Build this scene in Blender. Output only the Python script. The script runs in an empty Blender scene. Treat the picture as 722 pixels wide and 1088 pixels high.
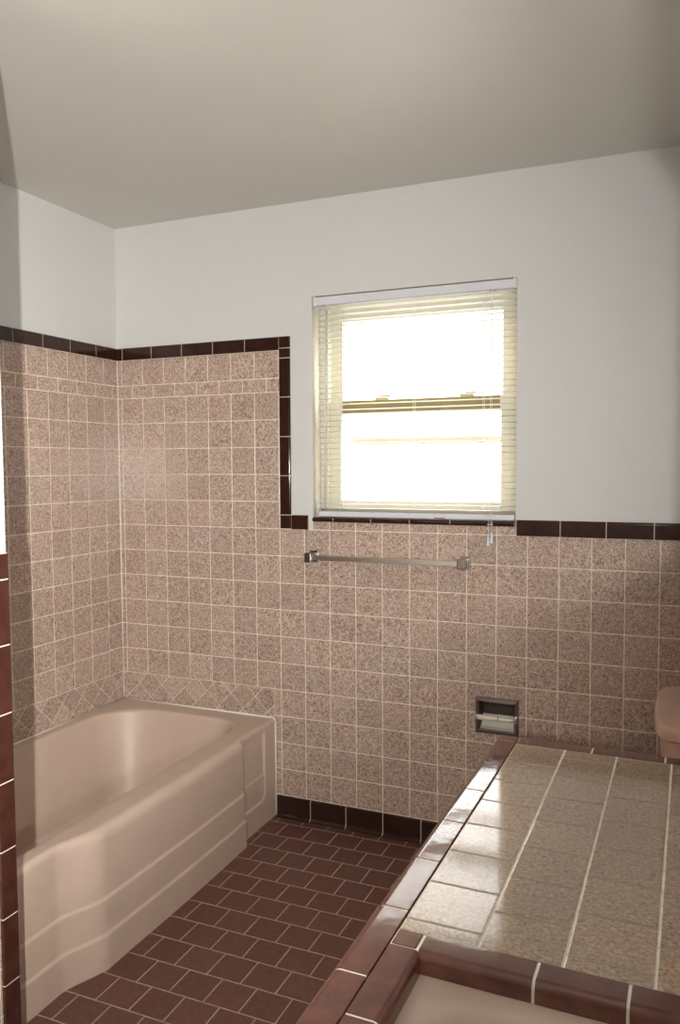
import bpy, bmesh, math
from mathutils import Vector, Matrix, Euler

S = bpy.context.scene
COL = S.collection
P = 0.1095            # pitch of the wall tiles
HB = 0.0885           # height of the base tile course
CEIL = 2.461
ROW0 = HB + 10 * P    # top joint of the wainscot field
CAPT = 1.240          # top of the wainscot cap
ALC0 = HB + 16.5 * P  # bottom of the alcove cap
ALC1 = 1.948
XR = 2.44             # right wall
XP = 0.885            # partition face
YP = -1.515           # alcove end
YF = -3.30            # front wall
pi = math.pi

# ------------------------------------------------------------------ node helpers
class NT:
    def __init__(s, name):
        s.m = bpy.data.materials.new(name); s.m.use_nodes = True
        s.t = s.m.node_tree; s.n = s.t.nodes; s.l = s.t.links
        s.b = s.n['Principled BSDF']
    def put(s, sock, v):
        if isinstance(v, bpy.types.NodeSocket): s.l.new(v, sock)
        elif isinstance(v, (int, float)) and sock.type in ('RGBA',): sock.default_value = (v, v, v, 1)
        elif isinstance(v, tuple) and len(v) == 3 and sock.type == 'RGBA': sock.default_value = (*v, 1)
        else: sock.default_value = v
    def math(s, op, a, b=0.0, c=0.0):
        n = s.n.new('ShaderNodeMath'); n.operation = op
        s.put(n.inputs[0], a); s.put(n.inputs[1], b); s.put(n.inputs[2], c)
        return n.outputs[0]
    def mix(s, f, a, b, mode='MIX'):
        n = s.n.new('ShaderNodeMix'); n.data_type = 'RGBA'; n.blend_type = mode
        s.put(n.inputs[0], f); s.put(n.inputs[6], a); s.put(n.inputs[7], b)
        return n.outputs[2]
    def rng(s, v, a, b, c=0.0, d=1.0, smooth=True):
        n = s.n.new('ShaderNodeMapRange')
        if smooth: n.interpolation_type = 'SMOOTHSTEP'
        for i, x in enumerate((v, a, b, c, d)): s.put(n.inputs[i], x)
        return n.outputs[0]
    def noise(s, vec, scale, detail=2.0, rough=0.5, dist=0.0):
        n = s.n.new('ShaderNodeTexNoise'); s.put(n.inputs['Vector'], vec)
        n.inputs['Scale'].default_value = scale; n.inputs['Detail'].default_value = detail
        n.inputs['Roughness'].default_value = rough; n.inputs['Distortion'].default_value = dist
        return n.outputs[0]
    def white(s, vec):
        n = s.n.new('ShaderNodeTexWhiteNoise'); n.noise_dimensions = '3D'; s.put(n.inputs[0], vec)
        return n.outputs['Value']
    def comb(s, x, y, z=0.0):
        n = s.n.new('ShaderNodeCombineXYZ')
        for i, v in enumerate((x, y, z)): s.put(n.inputs[i], v)
        return n.outputs[0]
    def obj(s):
        n = s.n.new('ShaderNodeTexCoord'); return n.outputs['Object']
    def sep(s, v):
        n = s.n.new('ShaderNodeSeparateXYZ'); s.put(n.inputs[0], v); return n.outputs
    def bump(s, h, dist, strength=1.0, normal=None):
        n = s.n.new('ShaderNodeBump'); n.inputs['Strength'].default_value = strength
        n.inputs['Distance'].default_value = dist; s.put(n.inputs['Height'], h)
        if normal is not None: s.l.new(normal, n.inputs['Normal'])
        return n.outputs[0]
    def set(s, **k):
        for a, v in k.items(): s.put(s.b.inputs[a.replace('_', ' ')], v)
        return s.m

def plain(name, col, rough=0.5, metal=0.0, bump=None, var=.03, **k):
    t = NT(name); t.set(Roughness=rough, Metallic=metal, **k)
    v = t.obj()
    n = t.noise(v, 9.0, 3.0)
    t.put(t.b.inputs['Base Color'], t.mix(t.rng(n, .3, .7), tuple(c * (1 - var) for c in col), tuple(min(1, c * (1 + var)) for c in col)))
    if bump:
        t.put(t.b.inputs['Normal'], t.bump(t.noise(v, bump[0], 3.0), bump[1]))
    return t.m

SPECK = ((.210, .134, .104), (.445, .330, .268), (.63, .520, .442))
def speckle(t, vec, cols, stretch=(1, 1, 1)):
    """granite-like fleck: dark and pale flakes a few millimetres long"""
    mp = t.n.new('ShaderNodeMapping'); t.put(mp.inputs[0], vec); mp.inputs['Scale'].default_value = stretch
    a = t.noise(mp.outputs[0], 165.0, 3.0, .62, .5)
    b = t.noise(mp.outputs[0], 75.0, 2.0, .5, .4)
    r = t.n.new('ShaderNodeValToRGB'); t.put(r.inputs[0], t.math('ADD', t.math('MULTIPLY', a, .8), t.math('MULTIPLY', b, .2)))
    e = r.color_ramp.elements
    e[0].position = .36; e[0].color = (*cols[0], 1)
    e[1].position = .64; e[1].color = (*cols[2], 1)
    m = e.new(.50); m.color = (*cols[1], 1)
    return r.outputs[0]

def tile_mat(name, ax, org, pitch, grout=.0034, gcol=(.82, .72, .58), cols=SPECK, brick=0.0, shift_v=0.0,
             vary=.07, rough=.2, diamond=False, gv=None, plaincol=None, bumpy=.0012, pillow=.0005, spec=.5, edges=()):
    t = NT(name); o = t.obj(); c = t.sep(o); ix = 'xyz'.index
    U = t.math('DIVIDE', t.math('SUBTRACT', c[ix(ax[0])], org[0]), pitch[0])
    V = t.math('DIVIDE', t.math('SUBTRACT', c[ix(ax[1])], org[1]), pitch[1])
    if diamond:
        U, V = t.math('ADD', U, V), t.math('SUBTRACT', U, V)
        pu = pv = pitch[0] * .707
    else:
        pu, pv = pitch
    if brick:
        row = t.math('FLOOR', V)
        U = t.math('ADD', U, t.math('MULTIPLY', t.math('FLOORED_MODULO', row, 2.0), brick))
    if shift_v:   # every second column of tiles starts a little lower
        cl = t.math('FLOOR', U)
        V = t.math('ADD', V, t.math('MULTIPLY', t.math('FLOORED_MODULO', cl, 2.0), shift_v))
    dist = lambda W, p: t.math('MULTIPLY', t.math('SUBTRACT', .5, t.math('ABSOLUTE', t.math('SUBTRACT', t.math('FRACT', W), .5))), p)
    du, dv = dist(U, pu), dist(V, pv)
    g = grout / 2
    wob = t.math('MULTIPLY', t.math('SUBTRACT', t.noise(o, 25.0, 2.0), .5), .0012)
    mu = t.rng(t.math('ADD', du, wob), g * .7, g * 1.3)
    mv = t.rng(t.math('ADD', dv, wob), g * .7, g * 1.3)
    body = t.math('MINIMUM', mu, mv)
    for a_, val in edges:   # border joints of the band
        body = t.math('MINIMUM', body, t.rng(t.math('ABSOLUTE', t.math('SUBTRACT', c[ix(a_)], val)), g * .7, g * 1.3))
    rnd = t.white(t.comb(t.math('FLOOR', U), t.math('FLOOR', V), 3.7))
    rnd2 = t.white(t.comb(t.math('FLOOR', V), t.math('FLOOR', U), 8.1))
    if plaincol is not None:
        n = t.noise(o, 60.0, 4.0, .6)
        base = t.mix(t.rng(n, .35, .7), plaincol, tuple(x * 1.35 for x in plaincol))
    else:
        off = t.n.new('ShaderNodeVectorMath'); off.operation = 'ADD'
        t.put(off.inputs[0], o); t.put(off.inputs[1], t.comb(t.math('MULTIPLY', rnd, 3.0), t.math('MULTIPLY', rnd2, 3.0), 0.0))
        base = speckle(t, off.outputs[0], cols)
    k = t.math('ADD', 1 - vary, t.math('MULTIPLY', rnd, 2 * vary))
    hs = t.n.new('ShaderNodeHueSaturation'); t.put(hs.inputs['Value'], k)
    t.put(hs.inputs['Saturation'], t.math('ADD', .94, t.math('MULTIPLY', rnd2, .12))); t.put(hs.inputs['Color'], base)
    gn = t.noise(o, 40.0, 3.0)
    gc = t.mix(t.rng(gn, .3, .7), tuple(x * .86 for x in gcol), tuple(min(1, x * 1.08) for x in gcol))
    if gv is not None:   # across-joints of another, duller grout
        gc = t.mix(t.math('GREATER_THAN', dv, t.math('MULTIPLY', du, 1.0)), tuple(gv), gc)
    t.put(t.b.inputs['Base Color'], t.mix(body, gc, hs.outputs[0]))
    t.put(t.b.inputs['Roughness'], t.math('ADD', .75, t.math('MULTIPLY', body, rough - .75)))
    h = t.rng(t.math('MINIMUM', du, dv), 0.0, .0035)
    tilt = t.math('ADD', t.math('MULTIPLY', t.math('SUBTRACT', t.math('FRACT', U), .5), t.math('SUBTRACT', rnd, .5)),
                  t.math('MULTIPLY', t.math('SUBTRACT', t.math('FRACT', V), .5), t.math('SUBTRACT', rnd2, .5)))
    n1 = t.bump(h, bumpy)
    n2 = t.bump(t.math('ADD', t.math('MULTIPLY', tilt, 1.0), t.math('MULTIPLY', t.noise(o, 14.0, 1.0), .6)), pillow, 1.0, n1)
    t.put(t.b.inputs['Normal'], n2)
    t.set(Specular_IOR_Level=spec)
    return t.m

def glaze(name, col, rough=.1, wave=.00006, scale=55.0, spec=.8):
    t = NT(name); o = t.obj()
    n = t.noise(o, 22.0, 4.0, .6)
    t.put(t.b.inputs['Base Color'], t.mix(t.rng(n, .3, .75), tuple(c * .82 for c in col), tuple(c * 1.25 for c in col)))
    t.put(t.b.inputs['Normal'], t.bump(t.noise(o, scale, 0.0), wave))
    t.set(Roughness=rough, Specular_IOR_Level=spec)
    return t.m

M = {}
COLX0 = .0234
M['tile_back'] = tile_mat('speckled_wall_tile_back', 'xz', (COLX0, HB), (P, P))
M['tile_back_half'] = tile_mat('speckled_half_tile_back', 'xz', (COLX0 + P / 2, HB + 15 * P), (P, P / 2))
M['tile_back_top'] = tile_mat('speckled_top_tile_back', 'xz', (COLX0, HB + 15.5 * P), (P, P))
M['tile_left'] = tile_mat('speckled_wall_tile_left', 'yz', (.0177, HB), (P, P))
M['tile_left_half'] = tile_mat('speckled_half_tile_left', 'yz', (.0177 + P / 2, HB + 15 * P), (P, P / 2))
M['tile_left_top'] = tile_mat('speckled_top_tile_left', 'yz', (.0177, HB + 15.5 * P), (P, P))
M['diamond_back'] = tile_mat('speckled_diamond_tile_back', 'xz', (.03, HB + 3 * P + .01), (.116, .1165), diamond=True, vary=.16, grout=.0024, edges=(('z', HB + 4 * P), ('x', .757)), gcol=(.74, .64, .52))
M['diamond_left'] = tile_mat('speckled_diamond_tile_left', 'yz', (.02, HB + 3 * P + .01), (.116, .1165), diamond=True, vary=.16, grout=.0024, edges=(('z', HB + 4 * P),), gcol=(.74, .64, .52))
M['tile_part'] = tile_mat('speckled_wall_tile_partition', 'yz', (-1.567, HB), (P, P))
M['floor_tile'] = tile_mat('brown_quarry_floor_tile', 'xy', (1.008, -.061), (.109, .10455), grout=.0040, gcol=(.44, .335, .275),
                           brick=.5, plaincol=(.115, .050, .038), vary=.07, rough=.34, pillow=.0004)
CTR = ((.240, .150, .100), (.370, .266, .188), (.500, .392, .290))
M['counter_tile'] = tile_mat('speckled_counter_tile', 'xy', (0, -.372), (.1103, P), grout=.0042, gcol=(.80, .73, .58), cols=CTR,
                             gv=(.36, .29, .22), shift_v=.42, rough=.09, vary=.07, pillow=.00015, spec=.85, bumpy=.0006)
M['paint'] = plain('white_wall_paint', (.62, .62, .61), .6, bump=(260, .0003), var=.006)
M['ceil'] = plain('ceiling_paint', (.60, .585, .535), .42, bump=(200, .0003), var=.006)
M['brown'] = glaze('dark_brown_glaze', (.032, .0115, .0075), spec=.4)
M['brown_lit'] = glaze('lit_brown_glaze', (.062, .0225, .0155), spec=.4)  # lit copy of the brown glaze: nearness to the flash put into the colour
M['brown_ctr'] = glaze('brown_counter_glaze', (.125, .043, .029), .06, .00008, 60.0)
M['grout'] = plain('cream_grout', (.56, .46, .35), .8)
M['grout_white'] = plain('white_grout', (.80, .74, .63), .7)
M['pink'] = plain('pink_enamel', (.575, .445, .365), .40, Specular_IOR_Level=.5)
M['pink_tank'] = plain('pink_vitreous_china', (.62, .415, .325), .2)
M['caulk'] = plain('white_caulk', (.78, .74, .68), .5)
M['vinyl'] = plain('cream_window_vinyl', (.56, .53, .435), .4)
M['reveal'] = plain('cream_reveal_paint', (.53, .505, .42), .5)
M['slat'] = plain('ivory_blind_slat', (.62, .59, .49), .4, Transmission_Weight=0.0)
M['railwhite'] = plain('white_blind_rail', (.66, .67, .70), .35)
M['cord'] = plain('white_blind_cord', (.74, .74, .72), .7)
M['wand'] = plain('clear_wand', (.60, .62, .64), .2)
M['olive'] = plain('olive_rail_shade', (.20, .165, .065), .5)  # shade of the backlit meeting rail, as a colour
M['lock'] = plain('olive_sash_lock', (.34, .30, .20), .45)
M['chrome'] = plain('brushed_chrome', (.74, .71, .67), .28, 1.0)
M['chrome_dull'] = plain('dull_chrome', (.34, .31, .28), .28, 1.0)
M['tray'] = plain('flash_sheen_chrome', (.85, .82, .74), .5, .35)  # flash highlight on the tray put into a pale, half-metal colour
M['dark'] = plain('dark_recess_metal', (.10, .085, .07), .5, .6)
M['roller'] = plain('ivory_roller', (.80, .72, .60), .4)
M['bounce_box'] = plain('dark_bounce_box_lining', (.10, .09, .08), .7)
M['cab'] = plain('painted_cabinet', (.62, .55, .46), .5)
M['redmark'] = plain('red_mark', (.26, .04, .03), .5)
gt = NT('window_glass'); gt.set(Base_Color=(1, 1, 1), Roughness=0.0, Transmission_Weight=1.0, IOR=1.02); M['glass'] = gt.m
mt = NT('mirror_silver'); mt.set(Base_Color=(.85, .86, .86), Roughness=.01, Metallic=1.0); M['mirror'] = mt.m

# ------------------------------------------------------------------ object helpers
def props(o, label=None, cat=None, group=None, kind=None):
    for k, v in (('label', label), ('category', cat), ('group', group), ('kind', kind)):
        if v: o[k] = v
    return o
def link(name, bm, mats, parent=None, smooth=False, loc=None, angle=None):
    """bm in world (or parent) coordinates -> one mesh object; loc moves the origin there"""
    if loc is not None: bmesh.ops.translate(bm, verts=bm.verts, vec=-Vector(loc))
    me = bpy.data.meshes.new(name)
    bm.to_mesh(me); bm.free()
    for m in (mats if isinstance(mats, (list, tuple)) else [mats]): me.materials.append(M[m] if isinstance(m, str) else m)
    if smooth or angle:
        for p in me.polygons: p.use_smooth = True
    if angle: me.set_sharp_from_angle(angle=math.radians(angle))
    o = bpy.data.objects.new(name, me); COL.objects.link(o)
    if loc is not None: o.location = loc
    if parent: o.parent = parent
    return o
def empty(name, loc, label=None, cat=None, group=None, kind=None, rz=0):
    o = bpy.data.objects.new(name, None); COL.objects.link(o); o.location = loc; o.rotation_euler.z = rz
    o.empty_display_size = .1
    return props(o, label, cat, group, kind)
def box(bm, x0, x1, y0, y1, z0, z1, mi=0, bev=0, seg=2):
    r = bmesh.ops.create_cube(bm, size=1.0)
    vs = r['verts']
    for v in vs:
        v.co = Vector((x0 + (v.co.x + .5) * (x1 - x0), y0 + (v.co.y + .5) * (y1 - y0), z0 + (v.co.z + .5) * (z1 - z0)))
    fs = set(f for v in vs for f in v.link_faces)
    for f in fs: f.material_index = mi
    if bev:
        es = list(set(e for v in vs for e in v.link_edges))
        bmesh.ops.bevel(bm, geom=es, offset=bev, segments=seg, affect='EDGES', profile=.5, clamp_overlap=True, material=-1)
def cyl(bm, a, b, r, n=16, r2=None, mi=0, caps=True):
    a, b = Vector(a), Vector(b); d = b - a
    q = d.to_track_quat('Z', 'Y').to_matrix().to_4x4()
    res = bmesh.ops.create_cone(bm, cap_ends=caps, segments=n, radius1=r, radius2=r if r2 is None else r2, depth=d.length,
                                matrix=Matrix.Translation((a + b) / 2) @ q)
    for v in res['verts']:
        for f in v.link_faces: f.material_index = mi
def loft(bm, loops, close=True, cap0=False, cap1=False, mi=0):
    rows = [[bm.verts.new(p) for p in L] for L in loops]
    n = len(rows[0])
    for a, b in zip(rows, rows[1:]):
        for i in range(n if close else n - 1):
            j = (i + 1) % n
            try: f = bm.faces.new((a[i], a[j], b[j], b[i])); f.material_index = mi
            except ValueError: pass
    if cap0: bm.faces.new(list(reversed(rows[0]))).material_index = mi
    if cap1: bm.faces.new(rows[-1]).material_index = mi
    return rows
def rrect(x0, x1, y0, y1, r, z, nc=10, ns=14):
    """rounded rectangle, counter-clockwise, fixed point count; r: one radius or four (x1y0, x1y1, x0y1, x0y0)"""
    R = r if isinstance(r, (tuple, list)) else (r,) * 4
    C = [(x1 - R[0], y0 + R[0], -pi / 2), (x1 - R[1], y1 - R[1], 0), (x0 + R[2], y1 - R[2], pi / 2), (x0 + R[3], y0 + R[3], pi)]
    pts = []
    for k in range(4):
        cx, cy, a0 = C[k]; rr = R[k]
        arc = [(cx + rr * math.cos(a0 + pi / 2 * i / nc), cy + rr * math.sin(a0 + pi / 2 * i / nc)) for i in range(nc + 1)]
        pts += arc
        nx, ny, na = C[(k + 1) % 4]; nr = R[(k + 1) % 4]
        e = (nx + nr * math.cos(na), ny + nr * math.sin(na)); s = arc[-1]
        pts += [(s[0] + (e[0] - s[0]) * i / ns, s[1] + (e[1] - s[1]) * i / ns) for i in range(1, ns)]
    return [Vector((x, y, z)) for x, y in pts]
def sstep(a, b, x):
    t = min(1, max(0, (x - a) / (b - a))); return t * t * (3 - 2 * t)
def panel(name, fixed, c, A, B, mat, mats, flip=False, depth=None, back=None):
    """a wall of cells in the plane fixed=c; A, B: break lists; mat(a, b) -> slot or None for a hole.
    back: the plane of the far side, closed all round so that the wall has its thickness"""
    bm = bmesh.new(); V = {}
    ax = {'x': lambda a, b, k: (k, a, b), 'y': lambda a, b, k: (a, k, b), 'z': lambda a, b, k: (a, b, k)}[fixed]
    def v(i, j, k):
        if (i, j, k) not in V: V[(i, j, k)] = bm.verts.new(ax(A[i], B[j], c if k == 0 else back))
        return V[(i, j, k)]
    na, nb = len(A) - 1, len(B) - 1
    cell = {(i, j): mat((A[i] + A[i + 1]) / 2, (B[j] + B[j + 1]) / 2) for i in range(na) for j in range(nb)}
    for (i, j), m in cell.items():
        if m is None: continue
        q = [(i, j), (i + 1, j), (i + 1, j + 1), (i, j + 1)]
        f = bm.faces.new([v(*p, 0) for p in q]); f.material_index = m
        if back is not None:
            f = bm.faces.new([v(*p, 1) for p in reversed(q)]); f.material_index = 0
            for (di, dj), (p, r) in zip(((0, -1), (1, 0), (0, 1), (-1, 0)), zip(q, q[1:] + q[:1])):
                if cell.get((i + di, j + dj)) is None:
                    f = bm.faces.new([v(*p, 0), v(*p, 1), v(*r, 1), v(*r, 0)]); f.material_index = 0
    bmesh.ops.recalc_face_normals(bm, faces=bm.faces)
    o = link(name, bm, mats); o['kind'] = 'structure'
    return o

# ------------------------------------------------------------------ the shell
WX0, WX1, WZ0, WZ1 = .938, 1.733, 1.215, 2.094      # window opening
HX0, HX1, HZ0, HZ1 = 1.604, 1.738, .467, .576       # paper holder recess
TX = .797                                            # right edge of the alcove tiling
TUBH = .405
DX = .757
mats_back = ['paint', 'tile_back', 'tile_back_half', 'tile_back_top', 'diamond_back']
def mb(x, z):
    if WX0 < x < WX1 and WZ0 < z < WZ1: return None
    if HX0 < x < HX1 and HZ0 < z < HZ1: return None
    if x < TX and ROW0 < z < ALC1:
        return 1 if z < HB + 15 * P else 2 if z < HB + 15.5 * P else 3
    if x < DX and HB + 3 * P - .045 < z < HB + 4 * P: return 4
    if z < ROW0: return 1
    if WX0 < x < WX1 and z < WZ0: return 1
    return 0
panel('wall_back', 'y', 0, [0, DX, TX, WX0, HX0, WX1, HX1, XR][:4] + [HX0, WX1, HX1, XR],
      [0, HB + 3 * P - .045, HZ0, HB + 4 * P, HZ1, ROW0, WZ0, HB + 15 * P, HB + 15.5 * P, ALC1, WZ1, CEIL], mb, mats_back, back=.16)
mats_left = ['paint', 'tile_left', 'tile_left_half', 'tile_left_top', 'diamond_left']
def ml(y, z):
    if z > ALC1: return 0
    if HB + 3 * P - .045 < z < HB + 4 * P: return 4
    return 1 if z < HB + 15 * P else 2 if z < HB + 15.5 * P else 3
panel('wall_left', 'x', 0, [YP - .02, 0], [0, HB + 3 * P - .045, HB + 4 * P, HB + 15 * P, HB + 15.5 * P, ALC1, CEIL], ml, mats_left, back=-.12)
panel('wall_alcove_end', 'y', YP, [-.02, XP - .004], [0, HB + 3 * P, ALC1, CEIL], lambda x, z: 0 if z > ALC1 else 1, ['paint', 'tile_back'], back=YP - .1)
panel('wall_partition', 'x', XP, [YF, YP + .0006], [0, CAPT, CEIL], lambda y, z: 0 if z > CAPT else 1, ['paint', 'tile_part'], back=XP - .1)
NY0, NY1, NZ0, NZ1 = -3.0, -1.0, 1.22, 1.985     # added unseen opening; its edges shape the mirror-bounce lamp
panel('wall_right', 'x', XR, [YF, NY0, NY1, 0], [0, ROW0, NZ0, NZ1, CEIL], lambda y, z: None if NY0 < y < NY1 and NZ0 < z < NZ1 else 0 if z > ROW0 else 1, ['paint', 'tile_part'], back=XR + .12)
bm = bmesh.new()
box(bm, XR + .121, XR + .60, NY0 - .05, NY1 + .05, NZ0 - .03, NZ0 - .001); box(bm, XR + .121, XR + .60, NY0 - .05, NY1 + .05, NZ1 + .001, NZ1 + .03)
box(bm, XR + .121, XR + .60, NY0 - .05, NY0 - .001, NZ0 - .03, NZ1 + .03); box(bm, XR + .121, XR + .60, NY1 + .001, NY1 + .05, NZ0 - .03, NZ1 + .03)
box(bm, XR + .60, XR + .64, NY0 - .05, NY1 + .05, NZ0 - .03, NZ1 + .03)
link('bounce_light_box', bm, 'bounce_box')['kind'] = 'structure'  # unseen box added behind the right wall to hold the bounce lamp
panel('wall_front', 'y', YF, [XP - .1, XR], [0, CEIL], lambda x, z: 0, ['paint'], back=YF - .12)
panel('floor', 'z', 0, [-.12, XR + .12], [YF - .12, .16], lambda x, y: 0, ['floor_tile'], back=-.1)
panel('ceiling', 'z', CEIL, [-.12, XR + .12], [YF - .12, .16], lambda x, y: 0, ['ceil'], back=CEIL + .1)

# ------------------------------------------------------------------ trim tiles
def run(name, prof, frame, joints, gap=.0028, mats=('brown', 'grout'), parent=None, kind='structure', bev=.0011, bm=None, only=None):
    """bullnose tiles: prof = closed outline (a, b) extruded along s between joints; frame(a, b, s) -> point"""
    own = bm is None
    bm = bm or bmesh.new()
    def ext(pr, s0, s1, mi, bv):
        t = bmesh.new()
        a = [t.verts.new((p[0], p[1], s0)) for p in pr]; b = [t.verts.new((p[0], p[1], s1)) for p in pr]
        n = len(pr)
        t.faces.new(a); t.faces.new(list(reversed(b)))
        for i in range(n): t.faces.new((a[i], b[i], b[(i + 1) % n], a[(i + 1) % n]))
        bmesh.ops.recalc_face_normals(t, faces=t.faces)
        if bv:
            es = [e for e in t.edges if len(e.link_faces) == 2 and e.calc_face_angle() > .9]
            bmesh.ops.bevel(t, geom=es, offset=bv, segments=2, affect='EDGES', profile=.5, clamp_overlap=True)
        M_ = {}
        for v in t.verts: M_[v] = bm.verts.new(frame(*v.co))
        for f in t.faces:
            g = bm.faces.new([M_[v] for v in f.verts]); g.material_index = mi
        t.free()
    for a, b in zip(joints, joints[1:]):
        lo, hi = min(a, b), max(a, b)
        ext(prof, lo + gap / 2, hi - gap / 2, 0, bev)
    d = .0012; n = len(prof); ins = []
    area_ = sum(prof[i][0] * prof[(i + 1) % n][1] - prof[(i + 1) % n][0] * prof[i][1] for i in range(n))
    sg = 1 if area_ > 0 else -1
    for i in range(n):
        a_, b_, c_ = (Vector(prof[k % n]) for k in (i - 1, i, i + 1))
        e1, e2 = (b_ - a_).normalized(), (c_ - b_).normalized()
        n1, n2 = Vector((-e1.y, e1.x)) * sg, Vector((-e2.y, e2.x)) * sg
        w_ = (n1 + n2); w_ = w_ / max(.35, w_.dot(n1)) if w_.length > 1e-6 else n1
        ins.append(b_ + w_ * d)
    ext([tuple(p) for p in ins], min(joints[0], joints[-1]) + .0004, max(joints[0], joints[-1]) - .0004, 1, 0)
    if own:
        bmesh.ops.recalc_face_normals(bm, faces=bm.faces)
        o = link(name, bm, mats, parent, angle=35)
        w = o.modifiers.new('even_shading', 'WEIGHTED_NORMAL'); w.weight = 100; w.keep_sharp = True
        if kind: o['kind'] = kind
        return o
def seq(a, b, step):
    r = [a]; s = 1 if b > a else -1
    while (b - r[-1]) * s > step * 1.02: r.append(r[-1] + s * step)
    return r + [b]
def capprof(w, t=.009, r=.007):
    """strip w wide, t proud of the wall, its free edge rounded"""
    return [(0, 0), (0, t)] + [(w - r + r * math.sin(a), t - r + r * math.cos(a)) for a in (0, .4, .8, 1.2, pi / 2)] + [(w, 0)]
# back wall: cap of the alcove, its vertical return, the wainscot cap, the sill
run('trim_1', capprof(ALC1 - ALC0), lambda a, b, s: (s, -b, ALC0 + a), [.004, .0345, .186, .3387, .4904, .6411, .7965])
run('trim_2', capprof(.046), lambda a, b, s: (TX + a, -b, s), [ROW0 + .001, CAPT, 1.3967, 1.5523, 1.7089, 1.8627, 1.9015, ALC1])
run('trim_3', capprof(CAPT - ROW0), lambda a, b, s: (s, -b, ROW0 + a), [TX + .0475, WX0 - .018])
run('trim_4', capprof(CAPT - ROW0), lambda a, b, s: (s, -b, ROW0 + a), seq(WX1 + .003, XR - .01, .1525))
sill = [(.12, 0), (.12, .018), (-.008, .018)] + [(-.008 - .009 * math.sin(a), .009 + .009 * math.cos(a)) for a in (.4, .8, 1.2, 1.6, 2.2, 2.8)] + [(-.008, 0)]
run('trim_5', sill, lambda a, b, s: (s, a, WZ0 + .001 + b), [WX0 + .002, 1.0294, 1.1863, 1.3408, 1.4962, 1.6516, WX1 - .002])
# left wall cap
run('trim_6', capprof(ALC1 - ALC0), lambda a, b, s: (b, s, ALC0 + a), [-.0095, -.1452, -.2999, -.4495, -.5998, -.7525, -.905, -1.0575, -1.21, -1.3625, -1.514])
# partition: vertical bullnose at its far corner and the cap above the wainscot
run('trim_7', capprof(.048, .009), lambda a, b, s: (XP + b, YP - .046 + a, s), [.0, .112, .2665, .421, .5755, .730, .8845, 1.039, 1.187, 1.246], mats=('brown_lit', 'grout_white'))
run('trim_8', capprof(.0565), lambda a, b, s: (XP + b, s, ROW0 + a), seq(YP - .049, YF + .01, .1525))
run('trim_9', capprof(.0565), lambda a, b, s: (XR - b, s, ROW0 + a - .02), seq(-.012, YF + .01, .1525))
# grout bead in the corner of the alcove
bm = bmesh.new(); cyl(bm, (.0012, -.0012, TUBH), (.0012, -.0012, ALC1 - .002), .0026, 8)
link('trim_10', bm, 'caulk', smooth=True)['kind'] = 'structure'
# cove base
cove = [(0, 0), (.022, 0), (.022, .003)] + [(.010 + .012 * (1 - math.sin(a)), .003 + .016 * (1 - math.cos(a))) for a in (.35, .7, 1.05, pi / 2)] + [(.010, HB - .006), (.006, HB - .002), (0, HB - .002)]
run('baseboard_back', cove, lambda a, b, s: (s, -a, b), [.768, .9208, 1.0755, 1.2309, 1.3850, 1.5395, 1.694, 1.8485, 2.003, 2.1575, 2.312, XR - .01])
run('baseboard_right', cove, lambda a, b, s: (XR - a, s, b), seq(-.03, -1.0, .1545))

# ------------------------------------------------------------------ window
win = empty('window_1', ((WX0 + WX1) / 2, .08, WZ0 + .02), kind='structure')
def wpart(name, boxes, mat, parent=win, bev=.002):
    bm = bmesh.new()
    for b in boxes: box(bm, *b, bev=bev)
    o = link(name, bm, mat, loc=(win.location if parent is win else (0, 0, 0)))
    if parent is win: o.location = (0, 0, 0); o.parent = win
    else:
        o.parent = parent; o.location = -Vector(win.location)
    return o
z0, z1 = WZ0 + .0195, WZ1
fx0, fx1 = WX0 + .001, WX1 - .001
wpart('window_frame', [(fx0, fx0 + .036, .072, .15, z0, z1), (fx1 - .036, fx1, .072, .15, z0, z1),
                       (fx0 + .036, fx1 - .036, .072, .15, z1 - .036, z1), (fx0 + .036, fx1 - .036, .072, .15, z0, z0 + .022)], 'vinyl')
def sash(name, x0, x1, y0, y1, za, zb, gx0, gx1, ga, gb):
    o = wpart(name, [(x0, gx0, y0, y1, za, zb), (gx1, x1, y0, y1, za, zb), (gx0, gx1, y0, y1, gb, zb), (gx0, gx1, y0, y1, za, ga)], 'vinyl')
    wpart('pane', [(gx0 - .004, gx1 + .004, (y0 + y1) / 2 - .002, (y0 + y1) / 2 + .002, ga - .004, gb + .004)], 'glass', parent=o, bev=0)
    o.children[0].location = (0, 0, 0)
    return o
up = sash('upper_sash', fx0 + .02, fx1 - .02, .112, .136, 1.640, z1 - .02, 1.020, 1.660, 1.690, 2.006)
lo = sash('lower_sash', fx0 + .02, fx1 - .02, .082, .106, z0 + .014, 1.692, 1.026, 1.6615, 1.298, 1.640)
wpart('screen_bar', [(1.02, 1.667, .138, .146, 1.518, 1.545)], 'vinyl')
for lx in (1.195, 1.532):
    bm = bmesh.new()
    box(bm, lx - .026, lx + .026, .080, .104, 1.6915, 1.700, bev=.003)
    cyl(bm, (lx + .004, .092, 1.698), (lx + .004, .092, 1.706), .010, 14)
    box(bm, lx - .004, lx + .034, .086, .097, 1.704, 1.709, bev=.002)
    o = link('sash_lock', bm, 'lock', loc=win.location); o.location = (0, 0, 0); o.parent = win
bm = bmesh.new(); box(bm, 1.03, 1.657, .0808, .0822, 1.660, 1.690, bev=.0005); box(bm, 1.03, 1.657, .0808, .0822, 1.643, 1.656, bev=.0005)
o = link('rail_shade_strip', bm, 'olive', loc=win.location); o.location = (0, 0, 0); o.parent = lo; o['label'] = 'dark olive strips standing for the backlit shade of the meeting rail'  # added strips: the rail's backlit shade painted as olive
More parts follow.
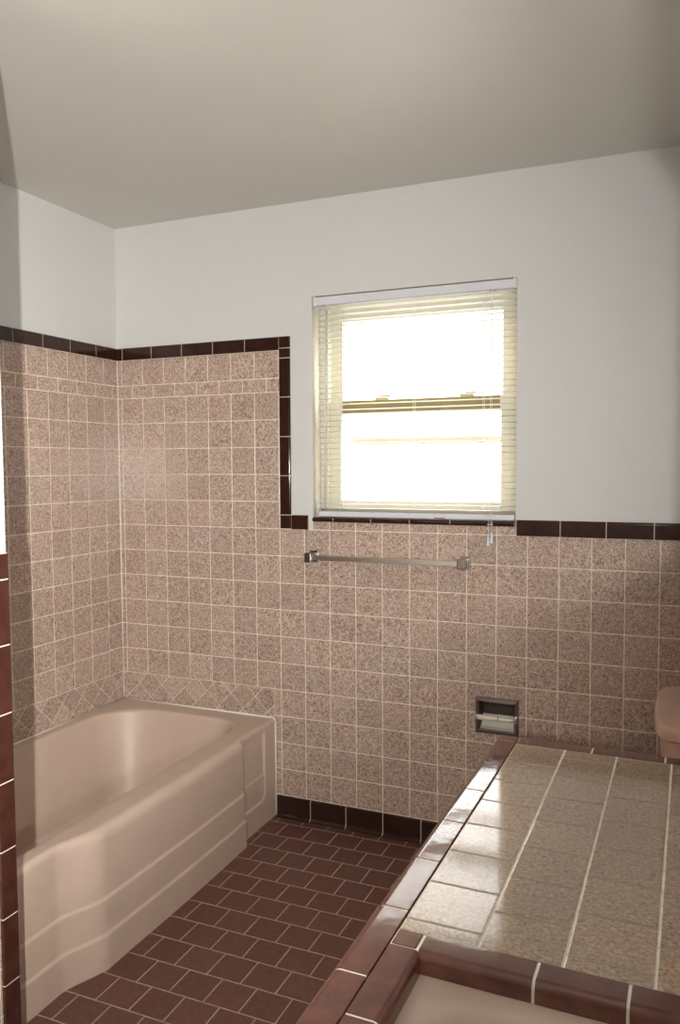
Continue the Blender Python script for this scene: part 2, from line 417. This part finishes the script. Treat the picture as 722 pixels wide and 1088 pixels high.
# cream paint of the reveal
bm = bmesh.new()
box(bm, WX0 - .0005, WX0 + .0012, .002, .073, WZ0 + .02, WZ1 - .0005); box(bm, WX1 - .0012, WX1 + .0005, .002, .073, WZ0 + .02, WZ1 - .0005)
box(bm, WX0 + .0012, WX1 - .0012, .002, .073, WZ1 - .0015, WZ1 + .0005)
o = link('reveal', bm, 'reveal', loc=win.location); o.location = (0, 0, 0); o.parent = win

# ------------------------------------------------------------------ blind
BL = (1.338, .03, WZ1)
bl = empty('venetian_blind', BL, 'ivory mini blind with open slats and white head rail hung inside the window opening', 'window blind')
def bpart(name, bm, mat, parent=bl, **k):
    o = link(name, bm, mat, loc=BL, **k); o.location = (0, 0, 0); o.parent = parent; return o
bx0, bx1 = .9555, 1.7255
bm = bmesh.new()
box(bm, WX0 + .003, WX1 - .003, .006, .042, WZ1 - .036, WZ1 - .004, bev=.002)
bpart('head_rail', bm, 'railwhite')
for ex in (WX0 + .0025, WX1 - .0145):
    bm = bmesh.new(); box(bm, ex, ex + .012, .0035, .044, WZ1 - .0385, WZ1 - .0018, bev=.002); bpart('bracket', bm, 'railwhite')
ztop, zbot, pit = WZ1 - .052, 1.272, .0216
bm = bmesh.new()
n = int((ztop - zbot) / pit)
for i in range(n + 1):
    zc = ztop - i * pit
    prof = []
    for k in range(7):
        u = -1 + 2 * k / 6
        prof.append((.026 + u * .0125, zc + .0016 * (1 - u * u) - u * .0012))
    lay = [[(x, p[0], p[1] + d) for p in prof] for x, d in ((bx0, 0), (bx1, 0))]
    a = [bm.verts.new(p) for p in lay[0]]; b = [bm.verts.new(p) for p in lay[1]]
    a2 = [bm.verts.new((p[0], p[1], p[2] - .0004)) for p in lay[0]]; b2 = [bm.verts.new((p[0], p[1], p[2] - .0004)) for p in lay[1]]
    for k in range(6):
        bm.faces.new((a[k], b[k], b[k + 1], a[k + 1])); bm.faces.new((a2[k + 1], b2[k + 1], b2[k], a2[k]))
    bm.faces.new((a[0], a2[0], b2[0], b[0])); bm.faces.new((a[6], b[6], b2[6], a2[6]))
# spare slats stacked on the bottom rail
for i in range(5):
    zc = 1.2585 + i * .0026
    box(bm, bx0, bx1, .0135, .0385, zc, zc + .0007)
bpart('slats', bm, 'slat', angle=40)
bm = bmesh.new(); box(bm, bx0, bx1, .0125, .0395, 1.2355, 1.2575, bev=.004, seg=3)
br = bpart('bottom_rail', bm, 'railwhite')
bm = bmesh.new(); box(bm, 1.428, 1.470, .0119, .0130, 1.2365, 1.2405, bev=.0004)
bpart('red_mark', bm, 'redmark', parent=br)['label'] = 'small red mark on the rail'
for lx in (1.050, 1.3462, 1.610):
    bm = bmesh.new()
    for yy in (.0128, .0392): cyl(bm, (lx, yy, WZ1 - .036), (lx, yy, 1.2575), .0007, 6)
    for i in range(n + 1):
        zc = ztop - i * pit - .0018
        cyl(bm, (lx, .0128, zc), (lx, .0392, zc), .0005, 5)
    cyl(bm, (lx, .0108, 1.2500), (lx, .0128, 1.2500), .004, 10)
    bpart('ladder_cord', bm, 'cord')
bm = bmesh.new()
cyl(bm, (1.000, -.002, WZ1 - .054), (.988, -.002, 1.268), .0032, 8)
w = bpart('tilt_wand', bm, 'wand', smooth=True)
bm = bmesh.new(); cyl(bm, (1.000, .010, WZ1 - .034), (1.000, -.002, WZ1 - .056), .0022, 8); bpart('wand_hook', bm, 'wand', parent=w)
cx = 1.6445
bm = bmesh.new(); box(bm, cx - .012, cx + .012, .0035, .008, WZ1 - .0405, WZ1 - .036, bev=.0012); bpart('cord_lock', bm, 'lock')
for sgn, zt in ((-1, 1.168), (1, 1.177)):
    bm = bmesh.new()
    cyl(bm, (cx + .001 * sgn, .001, WZ1 - .038), (cx + .0045 * sgn, -.016, 1.235), .0008, 6)
    cyl(bm, (cx + .0045 * sgn, -.016, 1.235), (cx + .006 * sgn, -.0175, zt + .016), .0008, 6)
    c_ = bpart('pull_cord', bm, 'cord')
    bm = bmesh.new()
    cyl(bm, (cx + .0065 * sgn, -.0175, zt - .022), (cx + .006 * sgn, -.0175, zt + .014), .0072, 14, r2=.0035)
    cyl(bm, (cx + .006 * sgn, -.0175, zt + .014), (cx + .006 * sgn, -.0175, zt + .019), .0035, 12, r2=.0018)
    bpart('tassel', bm, 'railwhite', parent=c_, angle=40)
bm = bmesh.new(); cyl(bm, (cx - .0095, -.0165, 1.222), (cx + .0095, -.0165, 1.222), .0017, 8); bpart('cord_joiner', bm, 'railwhite')

# ------------------------------------------------------------------ bathtub
TL = -1.513
def xf(y):
    s = sstep(-1.235, -1.075, y)                        # near-end bow
    x = .735 + (.783 - .735) * s
    x += .005 * math.sin(pi * min(1, max(0, (-y - .29) / .75))) if y < -.29 else 0
    return x + (.7615 - x) * sstep(-.294, -.2885, y)
def fil(y):
    return .022 + (.036 - .022) * sstep(-1.235, -1.075, y) + (.0170 - .036) * sstep(-.294, -.2885, y)
def apron_off(y, z):
    far = sstep(-.294, -.2885, y)
    l1 = sstep(.209, .199, z); l2 = sstep(.106, .096, z)
    main = -.004 + .0055 * l1 + .0055 * l2
    # far end: a sunk field with a rounded corner, stepped like the rest
    q = Vector((max(0, y + .124), max(0, .132 - z, z - .357)))
    d = .035 - q.length
    if z > .357 + 0 and y < -.124: d = .035 - (z - .357)
    ins = sstep(0, .010, d)
    endo = -ins * (.0085 - .0040 * l1)
    return main * (1 - far) + endo * far
bm = bmesh.new()
ys = []
y = 0.0
while y > TL + 1e-6:
    ys.append(y)
    y -= .0012 if -.2975 < y < -.285 else .004 if y > -.30 else .006 if -1.30 < y < -1.02 else .02
ys.append(TL)
NZ = 110
rows = []
for y in ys:
    r = []
    X = xf(y); F = fil(y)
    for i in range(13):
        a = pi / 2 * i / 12
        off = apron_off(y, TUBH - F) * sstep(0, 1, i / 12)
        r.append((X + off - F + F * math.sin(a), y, TUBH - F + F * math.cos(a)))
    zz = [(TUBH - .036) * (1 - k / NZ) for k in range(NZ + 1)]
    if F < .035: zz[0] = min(zz[0], TUBH - F - .0005)
    for z in zz[1:] if F > .0355 else zz: r.append((X + apron_off(y, z), y, z))
    if F > .0355: r.insert(13, (X + apron_off(y, TUBH - F - .0005), y, TUBH - F - .0005))
    rows.append([bm.verts.new(p) for p in r])
for a, b in zip(rows, rows[1:]):
    for k in range(len(a) - 1): bm.faces.new((a[k], a[k + 1], b[k + 1], b[k]))
# rim and basin
ix0, ix1, iy0, iy1 = .052, .668, -1.43, -.095
RI = (.15, .13, .22, .2)
nc, ns = 12, 44
inner = lambda d, z, dr=0: rrect(ix0 + d, ix1 - d, iy0 + d, iy1 - d, tuple(r + dr for r in RI), z, nc, ns)
outer = rrect(0.004, .60, TL, -.002, .0001, TUBH, nc, ns)
fixed = []
for p in outer:
    q = p.copy()
    if q.x > .599: q.x = xf(q.y) - fil(q.y)
    elif q.y < TL + .001: q.x = .004 + (q.x - .004) * (xf(TL) - fil(TL) - .004) / .596
    elif q.y > -.003: q.x = .004 + (q.x - .004) * (xf(0) - fil(0) - .004) / .596
    fixed.append(q)
loops = [fixed]
L0 = inner(-.012, TUBH)
loops.append([a.lerp(b, .5) for a, b in zip(fixed, L0)])
loops.append(L0)
rl = .016
for i in range(1, 7):
    a = pi / 2 * i / 6
    loops.append(inner(-.012 + rl * math.sin(a), TUBH - rl + rl * math.cos(a)))
top = loops[-1]
bot = rrect(.135, .600, -1.20, -.185, (.14, .12, .12, .16), .085, nc, ns)
for i in range(1, 15):
    t = i / 15
    e = t
    loops.append([Vector((a.x + (b.x - a.x) * e ** 1.15, a.y + (b.y - a.y) * e ** 1.15, a.z + (b.z - a.z) * t)) for a, b in zip(top, bot)])
for i in range(0, 7):
    a = pi / 2 * i / 6
    d = .05 * (1 - math.cos(a)); z = .085 - .035 * math.sin(a)
    loops.append(rrect(.135 + d, .600 - d, -1.20 + d, -.185 - d, (.14, .12, .12, .16), z, nc, ns))
R_ = loft(bm, loops)
c0 = bm.verts.new((.367, -.69, .046))
last = R_[-1]
for i in range(len(last)): bm.faces.new((last[i], last[(i + 1) % len(last)], c0))
bmesh.ops.remove_doubles(bm, verts=bm.verts, dist=.00005)
bmesh.ops.recalc_face_normals(bm, faces=bm.faces)
c = bm.faces[-1]
if c.normal.z < 0: bmesh.ops.reverse_faces(bm, faces=bm.faces)
TB = (.39, -.757, 0)
tub = empty('bathtub', TB, 'pink alcove bathtub with stepped apron set against the tiled corner', 'bathtub')
def tpart(name, bm, mat, **k):
    o = link(name, bm, mat, loc=TB, **k); o.location = (0, 0, 0); o.parent = tub; return o
tpart('tub_shell', bm, 'pink', angle=60)
bm = bmesh.new(); cyl(bm, (.367, -.33, .048), (.367, -.33, .053), .028, 20); cyl(bm, (.367, -.33, .053), (.367, -.33, .055), .018, 16); tpart('drain', bm, 'chrome', angle=40)
bm = bmesh.new()
def bead(bm, a, b, r):
    cyl(bm, a, b, r, 8)
bead(bm, (.005, -.0045, TUBH + .001), (xf(0) - .016, -.0045, TUBH + .001), .0042)
bead(bm, (.0055, -.0045, TUBH + .001), (.0055, TL, TUBH + .001), .0042)
pts = [(xf(0) - .016 + .0165 * math.sin(a), -.003, TUBH - .0165 + .0180 * math.cos(a)) for a in (0, .4, .8, 1.2, pi / 2)] + [(xf(0) + .001, -.003, .004)]
for a, b in zip(pts, pts[1:]): bead(bm, a, b, .0032)
tpart('caulk', bm, 'caulk', smooth=True)

# ------------------------------------------------------------------ towel bar
TBx0, TBx1, TBz = .944, 1.552, 1.0800
tb = empty('towel_bar', ((TBx0 + TBx1) / 2, 0, TBz), 'square chrome towel bar mounted on the tile below the window', 'towel bar')
def lpart(root, name, bm, mat, **k):
    o = link(name, bm, mat, loc=root.location, **k); o.location = (0, 0, 0); o.parent = root; return o
bm = bmesh.new(); box(bm, TBx0 - .002, TBx1 + .002, -.062, -.043, TBz - .0105, TBz + .0085, bev=.0015); lpart(tb, 'bar', bm, 'chrome')
for px in (TBx0, TBx1):
    bm = bmesh.new()
    box(bm, px - .019, px + .019, -.0085, .001, TBz - .024, TBz + .022, bev=.003)
    box(bm, px - .0115, px + .0115, -.066, -.006, TBz - .016, TBz + .014, bev=.003)
    box(bm, px - .015, px + .015, -.070, -.050, TBz - .020, TBz + .018, bev=.004)
    lpart(tb, 'post', bm, 'chrome_dull')

# ------------------------------------------------------------------ recessed paper holder
PX0, PX1, PZ0, PZ1 = 1.592, 1.750, .4545, .5885
ph = empty('toilet_paper_holder', ((PX0 + PX1) / 2, 0, PZ0), 'recessed chrome toilet paper holder with an empty ivory roller', 'paper holder')
bm = bmesh.new()
fr = lambda i, yy: [Vector((x, yy, z)) for x, z in ((PX0 + i, PZ0 + i), (PX1 - i, PZ0 + i), (PX1 - i, PZ1 - i), (PX0 + i, PZ1 - i))]
loft(bm, [fr(0, -.0002), fr(.0005, -.006), fr(.004, -.011), fr(.012, -.012), fr(.016, -.008), fr(.0175, .004)])
bmesh.ops.recalc_face_normals(bm, faces=bm.faces)
lpart(ph, 'frame', bm, 'chrome_dull')
bm = bmesh.new()
# curved tray: back slopes forward at its foot
prof = [(-.006, PZ1 - .0172), (.030, PZ1 - .02), (.052, PZ1 - .045), (.056, (PZ0 + PZ1) / 2), (.048, PZ0 + .058), (.014, PZ0 + .022), (-.006, PZ0 + .0172)]
a = [bm.verts.new((PX0 + .0172, p[0], p[1])) for p in prof]; b = [bm.verts.new((PX1 - .0172, p[0], p[1])) for p in prof]
for i in range(len(prof) - 1):
    f = bm.faces.new((a[i], a[i + 1], b[i + 1], b[i])); f.material_index = 0 if i < 4 else 1
bm.faces.new(a).material_index = 0; bm.faces.new(list(reversed(b))).material_index = 0
bmesh.ops.recalc_face_normals(bm, faces=bm.faces)
lpart(ph, 'recess', bm, ['dark', 'tray'])
bm = bmesh.new(); zr = .5175
cyl(bm, (PX0 + .012, -.020, zr), (1.678, -.020, zr), .0098, 18); cyl(bm, (1.681, -.020, zr - .001), (1.728, -.020, zr - .001), .0082, 18)
cyl(bm, (1.676, -.020, zr), (1.683, -.020, zr), .006, 12, mi=1)
ro = lpart(ph, 'roller', bm, ['roller', 'dark'], angle=40); ro['label'] = 'ivory two-piece roller'
for s, ex in ((1, PX0 + .009), (-1, PX1 - .009)):
    bm = bmesh.new()
    box(bm, ex - .0045, ex + .0045, -.028, -.009, zr - .010, zr + .010, bev=.003)
    cyl(bm, (ex, -.020, zr), (ex + s * (.012 if s < 0 else .004) * (1.6 if s < 0 else 1), -.020, zr), .0045, 10)
    lpart(ph, 'roller_bracket', bm, 'chrome')

# ------------------------------------------------------------------ vanity with tiled top
ZC = .795
CO = (1.9295, -1.44, 0); CR = -.012
ct = empty('tiled_countertop', (CO[0], CO[1], ZC), 'speckled beige tile vanity top edged in brown bullnose tile', 'countertop', rz=CR)
U1 = .496; V0, V1 = -1.28, .4015       # tiled field
SV1 = -.402                            # start of the sink frame
SU0, SU1, SVa, SVb = .036, .420, -.438, -.86   # sink hole edge (flat ends), frame 36 mm wide
def cpart(name, bm, mat, parent=ct, **k):
    o = link(name, bm, mat, **k); o.parent = parent; return o
bm = bmesh.new()
FU1 = SU1 + .036; SV0 = SVb - .036
for (ua, ub, va, vb) in ((.001, U1, SV1, V1), (FU1, U1, SV0, SV1), (.001, U1, V0, SV0)):
    vs = [bm.verts.new((u, v, 0)) for u, v in ((ua, va), (ub, va), (ub, vb), (ua, vb))]; bm.faces.new(vs)
    lo_ = [bm.verts.new((u, v, -.03)) for u, v in ((ua, va), (ub, va), (ub, vb), (ua, vb))]; bm.faces.new(list(reversed(lo_)))
    for i in range(4): bm.faces.new((vs[i], lo_[i], lo_[(i + 1) % 4], vs[(i + 1) % 4]))
bmesh.ops.recalc_face_normals(bm, faces=bm.faces)
cpart('tile_field', bm, 'counter_tile')
r = .015
edge = [(0, -.012), (0, .0006)] + [(-.050 + r - r * math.sin(a), .0006 - r + r * math.cos(a)) for a in (0, .25, .5, .75, 1.0, 1.25, pi / 2)] + [(-.050, -.048), (-.040, -.048), (-.040, -.012)]
o_v = [.449, .412, .2605, .103, -.0495, -.2015, -.356, -.5165, -.671, -.8255, -.98, -1.1345, V0]
run('front_edge', edge, lambda a, b, s: (a - .002, s, b), o_v, .0034, ('brown_ctr', 'grout_white'), ct, None).name = 'edge_trim'
run('edge_trim', edge, lambda a, b, s: (s, V1 + .002 - a, b), [.0005, .166, .318, .4725, U1], .0034, ('brown_ctr', 'grout_white'), ct, None)
run('edge_trim', edge, lambda a, b, s: (s, V0 - .002 + a, b), seq(.0005, U1, .1545), .0034, ('brown_ctr', 'grout_white'), ct, None)
# frame of the sink: flat bullnose turning down into the basin
drop = .028; r = .012
def sprof(w): return [(0, -.012), (0, .0006)] + [(w - r + r * math.sin(a), .0006 - r + r * math.cos(a)) for a in (0, .25, .5, .75, 1.0, 1.25, pi / 2)] + [(w, -drop), (w - .010, -drop), (w - .010, -.012)]
sp = sprof(.046)
run('sink_edge_trim', sp, lambda a, b, s: (a, s, b), [-.4385, -.590, -.7425, SVb + .001], .0036, ('brown_ctr', 'grout_white'), ct, None)
run('sink_edge_trim', sp, lambda a, b, s: (s, SV1 - a, b), [.0385, .1915, .3025, SU1 - .001], .0036, ('brown_ctr', 'grout_white'), ct, None)
run('sink_edge_trim', sp, lambda a, b, s: (FU1 - a, s, b), seq(-.4385, SVb + .001, .1525), .0036, ('brown_ctr', 'grout_white'), ct, None)
run('sink_edge_trim', sp, lambda a, b, s: (s, SV0 + a, b), seq(.0385, SU1 - .001, .1525), .0036, ('brown_ctr', 'grout_white'), ct, None)
for k, (ua, va) in enumerate(((.0015, SV1 - .0355), (SU1 + .001, SV1 - .0355), (.0015, SV0 + .001), (SU1 + .001, SV0 + .001))):
    bm = bmesh.new(); box(bm, ua, ua + .0345, va, va + .0345, -.012, .0006, bev=.0014); cpart('corner_tile', bm, 'brown_ctr')
bm = bmesh.new(); box(bm, 0, FU1, SV0, SVb, -.014, -.001); box(bm, 0, .037, SVb, SV1, -.014, -.001)
box(bm, .037, FU1, SVa, SV1, -.014, -.001); box(bm, SU1, FU1, SVb, SVa, -.014, -.001)
cpart('sink_frame_grout', bm, 'grout_white')

# basin
CM = Matrix.Translation((CO[0], CO[1], ZC)) @ Matrix.Rotation(CR, 4, 'Z')
sc_ = ((SU0 + SU1) / 2, (SVa + SVb) / 2)
sk = empty('sink_basin', CM @ Vector((sc_[0], sc_[1], -.17)), 'pink sink basin let into the brown tile frame of the vanity top', 'sink', rz=CR)
bm = bmesh.new()
hx, hy = .190, .209
D = .17
def sl(x0, x1, y0, y1, rr, z): return rrect(x0, x1, y0, y1, rr, z + D, 10, 12)
L = [sl(-hx - .006, hx + .006, -hy - .006, hy + .006, .012, -.040), sl(-hx - .006, hx + .006, -hy - .006, hy + .006, .012, -.0285),
     sl(-hx + .006, hx - .006, -hy + .006, hy - .006, .02, -.0268)]
for i in range(8):
    a = pi / 2 * i / 7
    d = .030 + .022 * math.sin(a); L.append(sl(-hx + d, hx - d, -hy + d, hy - d, .09, -.0268 - .020 * (1 - math.cos(a))))
for i in range(1, 7):
    t = i / 7; d = .052 + .03 * t; L.append(sl(-hx + d, hx - d, -hy + d, hy - d, .085, -.0468 - .085 * t))
for i in range(7):
    a = pi / 2 * i / 6; d = .082 + .05 * (1 - math.cos(a)); L.append(sl(-hx + d, hx - d, -hy + d, hy - d, .056, -.1318 - .03 * math.sin(a) + 0))
R_ = loft(bm, L); c0 = bm.verts.new((0, 0, D - .165)); last = R_[-1]
for i in range(len(last)): bm.faces.new((last[i], last[(i + 1) % len(last)], c0))
bmesh.ops.recalc_face_normals(bm, faces=bm.faces)
if bm.faces[-1].normal.z < 0: bmesh.ops.reverse_faces(bm, faces=bm.faces)
link('basin', bm, 'pink', sk, angle=50)
bm = bmesh.new(); cyl(bm, (0, 0, D - .1655), (0, 0, D - .1615), .022, 20); link('drain', bm, 'chrome', sk, angle=40)

# cabinet under the top
vc = empty('vanity_cabinet', (CO[0] + .24, CO[1] - .43, 0), 'painted vanity cabinet under the tiled top beside the floor', 'cabinet', rz=CR)
bm = bmesh.new()
cv0, cv1 = V0 + .43 - .03, V1 + .43 + .03
box(bm, -.262, .248, cv0, cv1, .09, ZC - .20, bev=.002)
for (xa, xb, ya, yb) in ((-.262, -.21, cv0, cv1), (.21, .248, cv0, cv1), (-.21, .21, .06, cv1), (-.21, .21, cv0, -.46)): box(bm, xa, xb, ya, yb, ZC - .202, ZC - .049)
box(bm, -.20, .248, cv0 + .01, cv1 - .01, 0, .095)
link('body', bm, 'cab', vc)
for k in range(4):
    w_ = (cv1 - cv0 - .02) / 4; ya = cv0 + .01 + k * w_
    bm = bmesh.new(); box(bm, -.281, -.262, ya + .004, ya + w_ - .004, .105, ZC - .075, bev=.003)
    d = link('door', bm, 'cab', vc)
    bm = bmesh.new(); hy_ = ya + (w_ - .05 if k % 2 == 0 else .05)
    cyl(bm, (-.281, hy_, .56), (-.297, hy_, .56), .006, 12); cyl(bm, (-.297, hy_, .56), (-.306, hy_, .56), .014, 16, r2=.012)
    link('knob', bm, 'chrome', d, angle=40)

# ------------------------------------------------------------------ toilet
tz = .720
tc = (2.30, -.317)
to = empty('toilet', (2.15, tc[1], 0), 'pink toilet whose tank lid shows behind the tiled counter', 'toilet')
def toil(name, bm, mat='pink_tank', **k): return lpart(to, name, bm, mat, **k)
def dshape(y0, y1, xb, xfr, bow, z, rr, n=22):
    """tank outline: straight back at xb, front bowed towards -x, rounded front corners"""
    pts = []
    ym, h = (y0 + y1) / 2, (y1 - y0) / 2
    pts += [(xb, y1), (xb, y0)]
    for i in range(n + 1):
        t = -1 + 2 * i / n
        q = (1 - abs(t) ** 9.0) ** (1 / 2.6)
        pts.append((xb - .06 - (xb - .06 - xfr - bow * t * t) * q, ym + t * h))
    return [Vector((x, y, z)) for x, y in pts]
bm = bmesh.new()
y0, y1 = -.572, -.062
mk = lambda d, z: dshape(y0 + d, y1 - d, XR - .022, 2.212 + d, .016, z, .05)
loft(bm, [mk(.006, tz - .040), mk(0, tz - .036), mk(0, tz - .010), mk(.002, tz - .005), mk(.006, tz - .0015), mk(.012, tz)], cap0=True, cap1=True)
bmesh.ops.recalc_face_normals(bm, faces=bm.faces)
toil('tank_lid', bm, angle=50)
bm = bmesh.new()
mk = lambda d, z: dshape(y0 + .014 + d, y1 - .014 - d, XR - .026, 2.226 + d, .014, z, .05)
loft(bm, [mk(.03, .385), mk(.02, .40), mk(.008, .55), mk(0, tz - .0405)], cap0=True, cap1=True)
bmesh.ops.recalc_face_normals(bm, faces=bm.faces)
toil('tank', bm, angle=50)
def egg(cx, cy, lx, wy, z, n=36):
    pts = []
    for i in range(n):
        a = 2 * pi * i / n
        c_, s_ = math.cos(a), math.sin(a)
        pts.append(Vector((cx - lx * c_ * (1 if c_ > 0 else .82), cy + wy * s_ * (1 - .10 * max(0, c_)), z)))
    return pts
bm = bmesh.new()
cy = tc[1]
loft(bm, [egg(2.06, cy, .20, .105, 0), egg(2.06, cy, .20, .105, .03), egg(2.07, cy, .165, .09, .10), egg(2.06, cy, .17, .10, .20), egg(2.035, cy, .21, .15, .31),
          egg(2.03, cy, .225, .178, .37), egg(2.03, cy, .228, .182, .388), egg(2.03, cy, .215, .170, .392), egg(2.03, cy, .165, .125, .388), egg(2.03, cy, .14, .10, .30), egg(2.06, cy, .06, .05, .22)], cap0=True, cap1=True)
box(bm, 2.10, XR - .03, cy - .12, cy + .12, .30, .386, bev=.02)
bmesh.ops.recalc_face_normals(bm, faces=bm.faces)
toil('bowl', bm, angle=55)
bm = bmesh.new()
loft(bm, [egg(2.03, cy, .23, .184, .394), egg(2.03, cy, .232, .186, .402), egg(2.03, cy, .226, .18, .410), egg(2.03, cy, .15, .11, .410), egg(2.03, cy, .145, .105, .402), egg(2.03, cy, .15, .11, .394), egg(2.03, cy, .23, .184, .394)])
bmesh.ops.recalc_face_normals(bm, faces=bm.faces)
toil('seat', bm, angle=50)
bm = bmesh.new()
loft(bm, [egg(2.03, cy, .228, .182, .412), egg(2.03, cy, .232, .186, .416), egg(2.03, cy, .230, .184, .424), egg(2.03, cy, .20, .158, .431)], cap0=True, cap1=True)
bmesh.ops.recalc_face_normals(bm, faces=bm.faces)
toil('seat_cover', bm, angle=50)

# ------------------------------------------------------------------ camera
cam = bpy.data.cameras.new('camera'); co = bpy.data.objects.new('camera', cam); COL.objects.link(co)
rt, dn, fw = (Vector((0.91994503, 0.39201497, -0.00503993)), Vector((0.01809099, -0.05528901, -0.99830649)), Vector((-0.39162974, 0.91829592, -0.05795479)))
m = Matrix((rt, -dn, -fw)).transposed().to_4x4(); m.translation = Vector((2.27379, -2.86199, 1.43630))
co.matrix_world = m
cam.sensor_fit = 'HORIZONTAL'; cam.sensor_width = 36; cam.lens = 850.298 / 722 * 36; cam.clip_start = .02
S.camera = co

# ------------------------------------------------------------------ light
SKY = 16.0
def area(name, loc, target, power, size, col=(1, 1, 1), shape='DISK', sy=None, spread=pi):
    l = bpy.data.lights.new(name, 'AREA'); l.energy = power; l.size = size; l.shape = shape; l.color = col; l.spread = spread
    if sy: l.size_y = sy
    o = bpy.data.objects.new(name, l); COL.objects.link(o); o.location = loc
    o.rotation_euler = (Vector(target) - Vector(loc)).to_track_quat('-Z', 'Y').to_euler()
    return o
area('camera_flash', (2.125, -2.87, 1.40), (-.475, -.27, 1.40), 25, .022, (1, .965, .915), spread=math.radians(98))
pl = bpy.data.lights.new('mirror_bounce_fill', 'POINT'); pl.energy = 72; pl.shadow_soft_size = .06; pl.color = (1, .98, .95)  # added lamp, standing in for the flash bounced off a mirror
po = bpy.data.objects.new('mirror_bounce_fill', pl); COL.objects.link(po); po.location = (2.78, -2.87, 1.40)
W = bpy.data.worlds.new('daylight'); S.world = W; W.use_nodes = True
wt = W.node_tree; bg = wt.nodes['Background']; bg.inputs[0].default_value = (1, 1, .985, 1)
tcw = wt.nodes.new('ShaderNodeTexCoord'); sx = wt.nodes.new('ShaderNodeSeparateXYZ'); mr = wt.nodes.new('ShaderNodeMapRange')
mr.interpolation_type = 'SMOOTHSTEP'
wt.links.new(tcw.outputs['Generated'], sx.inputs[0]); wt.links.new(sx.outputs[2], mr.inputs[0]); wt.links.new(mr.outputs[0], bg.inputs[1])
for i, v in enumerate((.20, .40, 3.4, SKY)): mr.inputs[i + 1].default_value = v      # pale haze low down, bright sky above it

S.view_settings.view_transform = 'Standard'; S.view_settings.look = 'None'; S.view_settings.gamma = 1.0
S.view_settings.exposure = 0.0; S.view_settings.use_curve_mapping = False
S.cycles.max_bounces = 10; S.cycles.diffuse_bounces = 6; S.cycles.glossy_bounces = 5; S.cycles.transmission_bounces = 8
S.cycles.use_denoising = True
